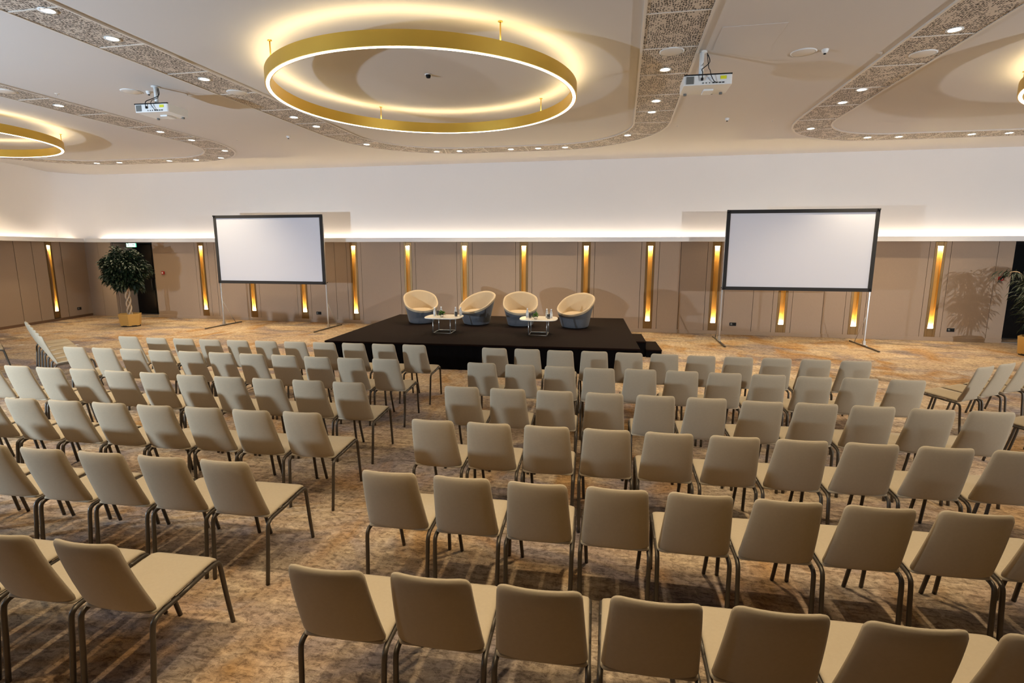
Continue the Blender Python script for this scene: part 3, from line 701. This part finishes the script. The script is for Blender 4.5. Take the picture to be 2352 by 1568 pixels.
# ------------------------------------------------------------------ ceiling projectors
def projector(lab, x, y, yaw, zt):
    t = thing('projector', lab, 'projector', (x, y, 0), yaw, 'white ceiling projectors on poles')
    W_, D_, H_ = .285, .21, .12
    b = MB()
    poly = rrect(W_, D_, .03, 4); b.prism(poly, zt-H_, zt); bd_ = b.build('body', M['white'], t, bevel=.006)
    b = MB(); b.box(-W_+.005, W_-.005, -D_-.006, -D_+.02, zt-.008, zt+.006); b.build('top_edge', M['black'], bd_)
    b = MB(); b.box(-.255, -.165, -D_-.004, -D_+.004, zt-.105, zt-.018)
    for i in range(8): b.box(-.255, -.165, -D_-.007, -D_-.003, zt-.10+.011*i, zt-.096+.011*i)
    b.build('vent', M['grey'], bd_)
    b = MB(); b.box(.145, .215, -D_-.004, -D_+.004, zt-.060, zt-.022); b.build('sticker', M['yellow'], bd_, label='yellow warning sticker')
    b = MB(); b.box(-.02, .05, -D_-.003, -D_+.004, zt-.06, zt-.03); b.build('panel_print', M['labelm'], bd_)
    for i in range(7):
        b = MB(); xx = -.06+.038*i; b.box(xx, xx+(.024 if i > 2 else .010), -D_-.006, -D_+.004, zt-.104, zt-.092); b.build('socket', M['black'], bd_)
    b = MB(); b.lathe([(0, 0), (.055, 0), (.055, .05), (0, .05)], 24); o = b.build('lens', M['black'], bd_, loc=(.12, D_-.01, zt-.06)); o.rotation_euler = (-pi/2, 0, 0)
    b = MB(); b.box(-.02, .10, -.03, .16, zt-H_-.022, zt-H_+.002); b.build('lamp_cover', M['white'], bd_, bevel=.006)
    b = MB(); b.lathe([(0, 0), (.02, 0), (.02, .022), (0, .022)], 12, (-.22, .16, zt-H_-.022), False); b.lathe([(0, 0), (.02, 0), (.02, .022), (0, .022)], 12, (.22, .16, zt-H_-.022), False); b.build('foot_screw', M['grey'], bd_)
    b = MB(); b.tube([(-.06, -.02, zt), (-.06, -.02, ZC)], .028, 14); b.lathe([(0, -.012), (.06, -.012), (.06, 0), (0, 0)], 18, (-.06, -.02, ZC), False); b.build('pole', M['white'], t)
    b = MB(); b.box(-.12, .10, -.10, .08, zt, zt+.018)
    for sx, sy in ((-1, -1), (1, -1), (-1, 1), (1, 1)): b.tube([(-.01+sx*.03, -.02+sy*.03, zt+.03), (-.01+sx*.15, -.01+sy*.12, zt+.004)], .006, 6)
    b.build('mount_plate', M['black'], t)
    b = MB(); b.tube(catmull([(.0, -.04, ZC-.03), (.03, -.07, ZC-.14), (-.06, -.12, zt+.09), (-.07, -.22, zt+.03), (-.07, -D_-.025, zt-.03), (-.07, -D_-.01, zt-.055)], 6), .0055, 6); b.build('cable', M['black'], t)
    b = MB(); b.tube(catmull([(.0, -.05, ZC-.05), (.02, -.08, zt+.12), (.02, -.2, zt+.05), (.03, -D_-.03, zt-.02), (.07, -D_-.02, zt-.085), (.10, -D_-.01, zt-.098)], 6), .0045, 6); b.build('cable', M['black'], t)
    b = MB(); b.lathe([(0, 0), (.014, 0), (.014, .03), (0, .03)], 10, (-.07, -D_-.012, zt-.07), False); b.build('plug', M['black'], t)
    return t
projector('white projector hanging from the ceiling left of the big ring light', -6.98, 7.50, radians(2), 4.405)
projector('white projector hanging from the ceiling right of the big ring light', .965, 7.56, radians(1), 4.375)

# ------------------------------------------------------------------ fittings on the walls
def socket(lab, loc, rz=0):
    t = thing('floor_socket_plate' if False else 'wall_socket', lab, 'wall socket', loc, rz, 'black wall sockets')
    b = MB(); b.box(-.085, .085, -.012, 0, -.045, .045); pl_ = b.build('plate', M['black'], t, bevel=.004)
    for s in (-.042, .042):
        b = MB(); b.lathe([(0, 0), (.026, 0), (.028, .004), (0, .004)], 16); o = b.build('outlet', M['grey'] if s < 0 else M['black'], pl_, loc=(s, -.012, 0)); o.rotation_euler = (pi/2, 0, 0)
socket('black wall socket below the left projection screen, left of the stage', (-9.32, YW, .29)); socket('black wall socket under the right projection screen', (3.05, YW, .29)); socket('black wall socket right of the rightmost wall light', (8.26, YW, .29))
socket('black wall socket low on the left side wall', (LW(14.85), 14.85, .30), pi/2+math.atan(.228))
def callpoint(lab, loc):
    t = thing('fire_call_point', lab, 'fire alarm', loc, 0, 'red fire call points')
    b = MB(); b.box(-.05, .05, -.045, 0, -.05, .05); hs_ = b.build('housing', M['red'], t, bevel=.006)
    b = MB(); b.box(-.026, .026, -.048, -.044, -.024, .026); b.build('press_panel', M['white'], hs_)
callpoint('red fire call point on the wall right of the left plant', (-14.93, YW, 1.50)); callpoint('red fire call point near the right plant', (9.18, YW, 1.60))
fo = thing('floor_outlet', 'small round metal floor outlet on the carpet at far left, left one', 'floor outlet', (-14.0, 10.12, 0), 0, 'round metal floor outlets')
b = MB(); b.lathe([(.0, .006), (.045, .006), (.055, 0)], 20, cap=False); b.build('cover', M['steel'], fo)
b = MB(); b.box(-.02, .02, -.008, .008, .006, .009); b.build('flap', M['white'], fo)
dup(fo, (-12.74, 10.41, 0), .3, 'small round metal floor outlet on the carpet at far left, right one')
ex = thing('exit_sign', 'lit green exit sign hanging above the dark left doorway', 'exit sign', (-16.12, YW+.04, 2.345), 0)
b = MB(); b.box(-.18, .18, -.02, .02, 0, .15); b.build('sign_box', M['exitg'], ex, bevel=.004)
b = MB(); b.box(-.17, -.012, -.024, -.019, .012, .138); b.box(.012, .17, -.024, -.019, .012, .138); lp_ = b.build('lit_panel', M['exitw'], ex)
b = MB(); y_ = -.027
def flat(poly, y0=-.029, y1=-.023):
    n_ = len(poly); b.add([(x, y0, z) for x, z in poly]+[(x, y1, z) for x, z in poly], [tuple(range(n_)), tuple(range(n_, 2*n_))[::-1]]+[(i, (i+1) % n_, n_+(i+1) % n_, n_+i) for i in range(n_)])
flat([(.05, .065), (.10, .065), (.10, .045), (.135, .075), (.10, .105), (.10, .085), (.05, .085)])            # arrow
flat([(-.145, .02), (-.135, .02), (-.135, .125), (-.145, .125)]); flat([(-.145, .115), (-.07, .115), (-.07, .125), (-.145, .125)])  # door frame
flat([(-.083+.010*cos(k*pi/4), .098+.010*sin(k*pi/4)) for k in range(8)])                                       # running figure
flat([(-.10, .085), (-.078, .088), (-.085, .058), (-.105, .055)]); flat([(-.105, .058), (-.092, .056), (-.118, .028), (-.13, .030)]); flat([(-.095, .058), (-.085, .06), (-.068, .043), (-.076, .024), (-.086, .027), (-.080, .042)]); flat([(-.078, .086), (-.055, .07), (-.058, .063), (-.08, .076)])
b.build('pictogram', P('exit_dark_green', (10, 120, 70), .5, em=(.02, .4, .2), es=.5), lp_)

# ------------------------------------------------------------------ potted trees
def hexpot(t, r0, r1, h_, zrim):
    b = MB(); n_ = 6; vs = []
    for r_, z_ in ((r0, .03), (r1, h_), (r1-.02, h_), (r0-.03, .25)):
        vs += [(r_*cos(pi/6+2*pi*i/n_), r_*sin(pi/6+2*pi*i/n_), z_) for i in range(n_)]
    fs = [(j*n_+i, j*n_+(i+1) % n_, (j+1)*n_+(i+1) % n_, (j+1)*n_+i) for j in range(3) for i in range(n_)]+[tuple(range(n_))[::-1]]
    b.add(vs, fs, False); po_ = b.build('pot', M['pot'], t)
    b = MB(); b.lathe([(r0*.9, 0), (r0*.9, .04)], 24); b.build('pot_base', M['black'], po_)
    b = MB(); b.lathe([(0, h_-.05), (r1*.86, h_-.05)], 12, cap=False); b.build('soil', M['soil'], po_)
t = thing('potted_ficus', 'bushy ficus tree with braided pale trunk in a gold faceted pot by the left doorway', 'potted plant', (-14.32, 13.42, 0), .62)
hexpot(t, .27, .31, .38, 0)
for k in range(3):
    b = MB(); pts = [(.055*cos(2*pi*k/3+z*9.5), .055*sin(2*pi*k/3+z*9.5), .32+z) for z in [i*.03 for i in range(30)]]; b.tube(pts, .022, 8); b.build('trunk', M['bark'], t)
b = MB(); rr_ = random.Random(11)
for k in range(26):
    a = rr_.uniform(0, 2*pi); e = rr_.uniform(.1, 1.35); L = rr_.uniform(.35, .7)
    b.tube(catmull([(0, 0, 1.15), (cos(a)*cos(e)*L*.5, sin(a)*cos(e)*L*.5, 1.2+L*.4), (cos(a)*cos(e)*L, sin(a)*cos(e)*L, 1.25+sin(e)*L)], 3), .008, 5)
b.build('branches', P('dark_bark', (70, 54, 38), .8), t)
b = MB()
for k in range(2900):
    # lumpy crown
    a = rr_.uniform(0, 2*pi); e = math.asin(rr_.uniform(-.95, 1)); q = rr_.uniform(.35, 1)**.45
    lump = 1+.16*sin(3*a+1)+.13*sin(5*a+4*e)+.1*cos(7*e+a)
    x = cos(a)*cos(e)*.50*q*lump-.04; y = sin(a)*cos(e)*.52*q*lump; z = 1.66+sin(e)*.56*q*lump
    dd = Vector((x, y, (z-1.6)*.6+rr_.uniform(-.3, .2)))+Vector((rr_.uniform(-.4, .4), rr_.uniform(-.4, .4), 0))
    leafmesh(b, (x, y, z), dd, rr_.uniform(.10, .16), .065, .35, rr_)
b.build('foliage', M['leaf'], t)
t = thing('potted_tree', 'tall drooping long-leaved plant in a tan pot at the right picture edge', 'potted plant', (8.97, 13.62, 0), .3)
hexpot(t, .29, .33, .42, 0)
b = MB(); rr_ = random.Random(5)
stems = []
for k in range(9):
    a = rr_.uniform(0, 2*pi); s_ = rr_.uniform(.15, .5); H_ = rr_.uniform(.9, 1.75)
    p_ = catmull([(.05*cos(a), .05*sin(a), .36), (.1*cos(a)*s_*2, .1*sin(a)*s_*2, .36+H_*.5), (cos(a)*s_, sin(a)*s_, .36+H_*.9), (cos(a)*s_*1.5, sin(a)*s_*1.5, .36+H_*.92)], 6); stems.append(p_); b.tube(p_, .010, 6)
b.build('stems', M['bark'], t)
b = MB()
for k in range(1500):
    p_ = rr_.choice(stems); i = int(rr_.uniform(.25, 1)*(len(p_)-1)); q = p_[i]; a = rr_.uniform(0, 2*pi); out = rr_.uniform(.0, .30)
    base = q+Vector((cos(a)*out, sin(a)*out, rr_.uniform(-.1, .05))); leafmesh(b, base, (cos(a), sin(a), rr_.uniform(-.9, .1)), rr_.uniform(.12, .22), .030, .45, rr_)
b.build('foliage', M['leaf'], t)
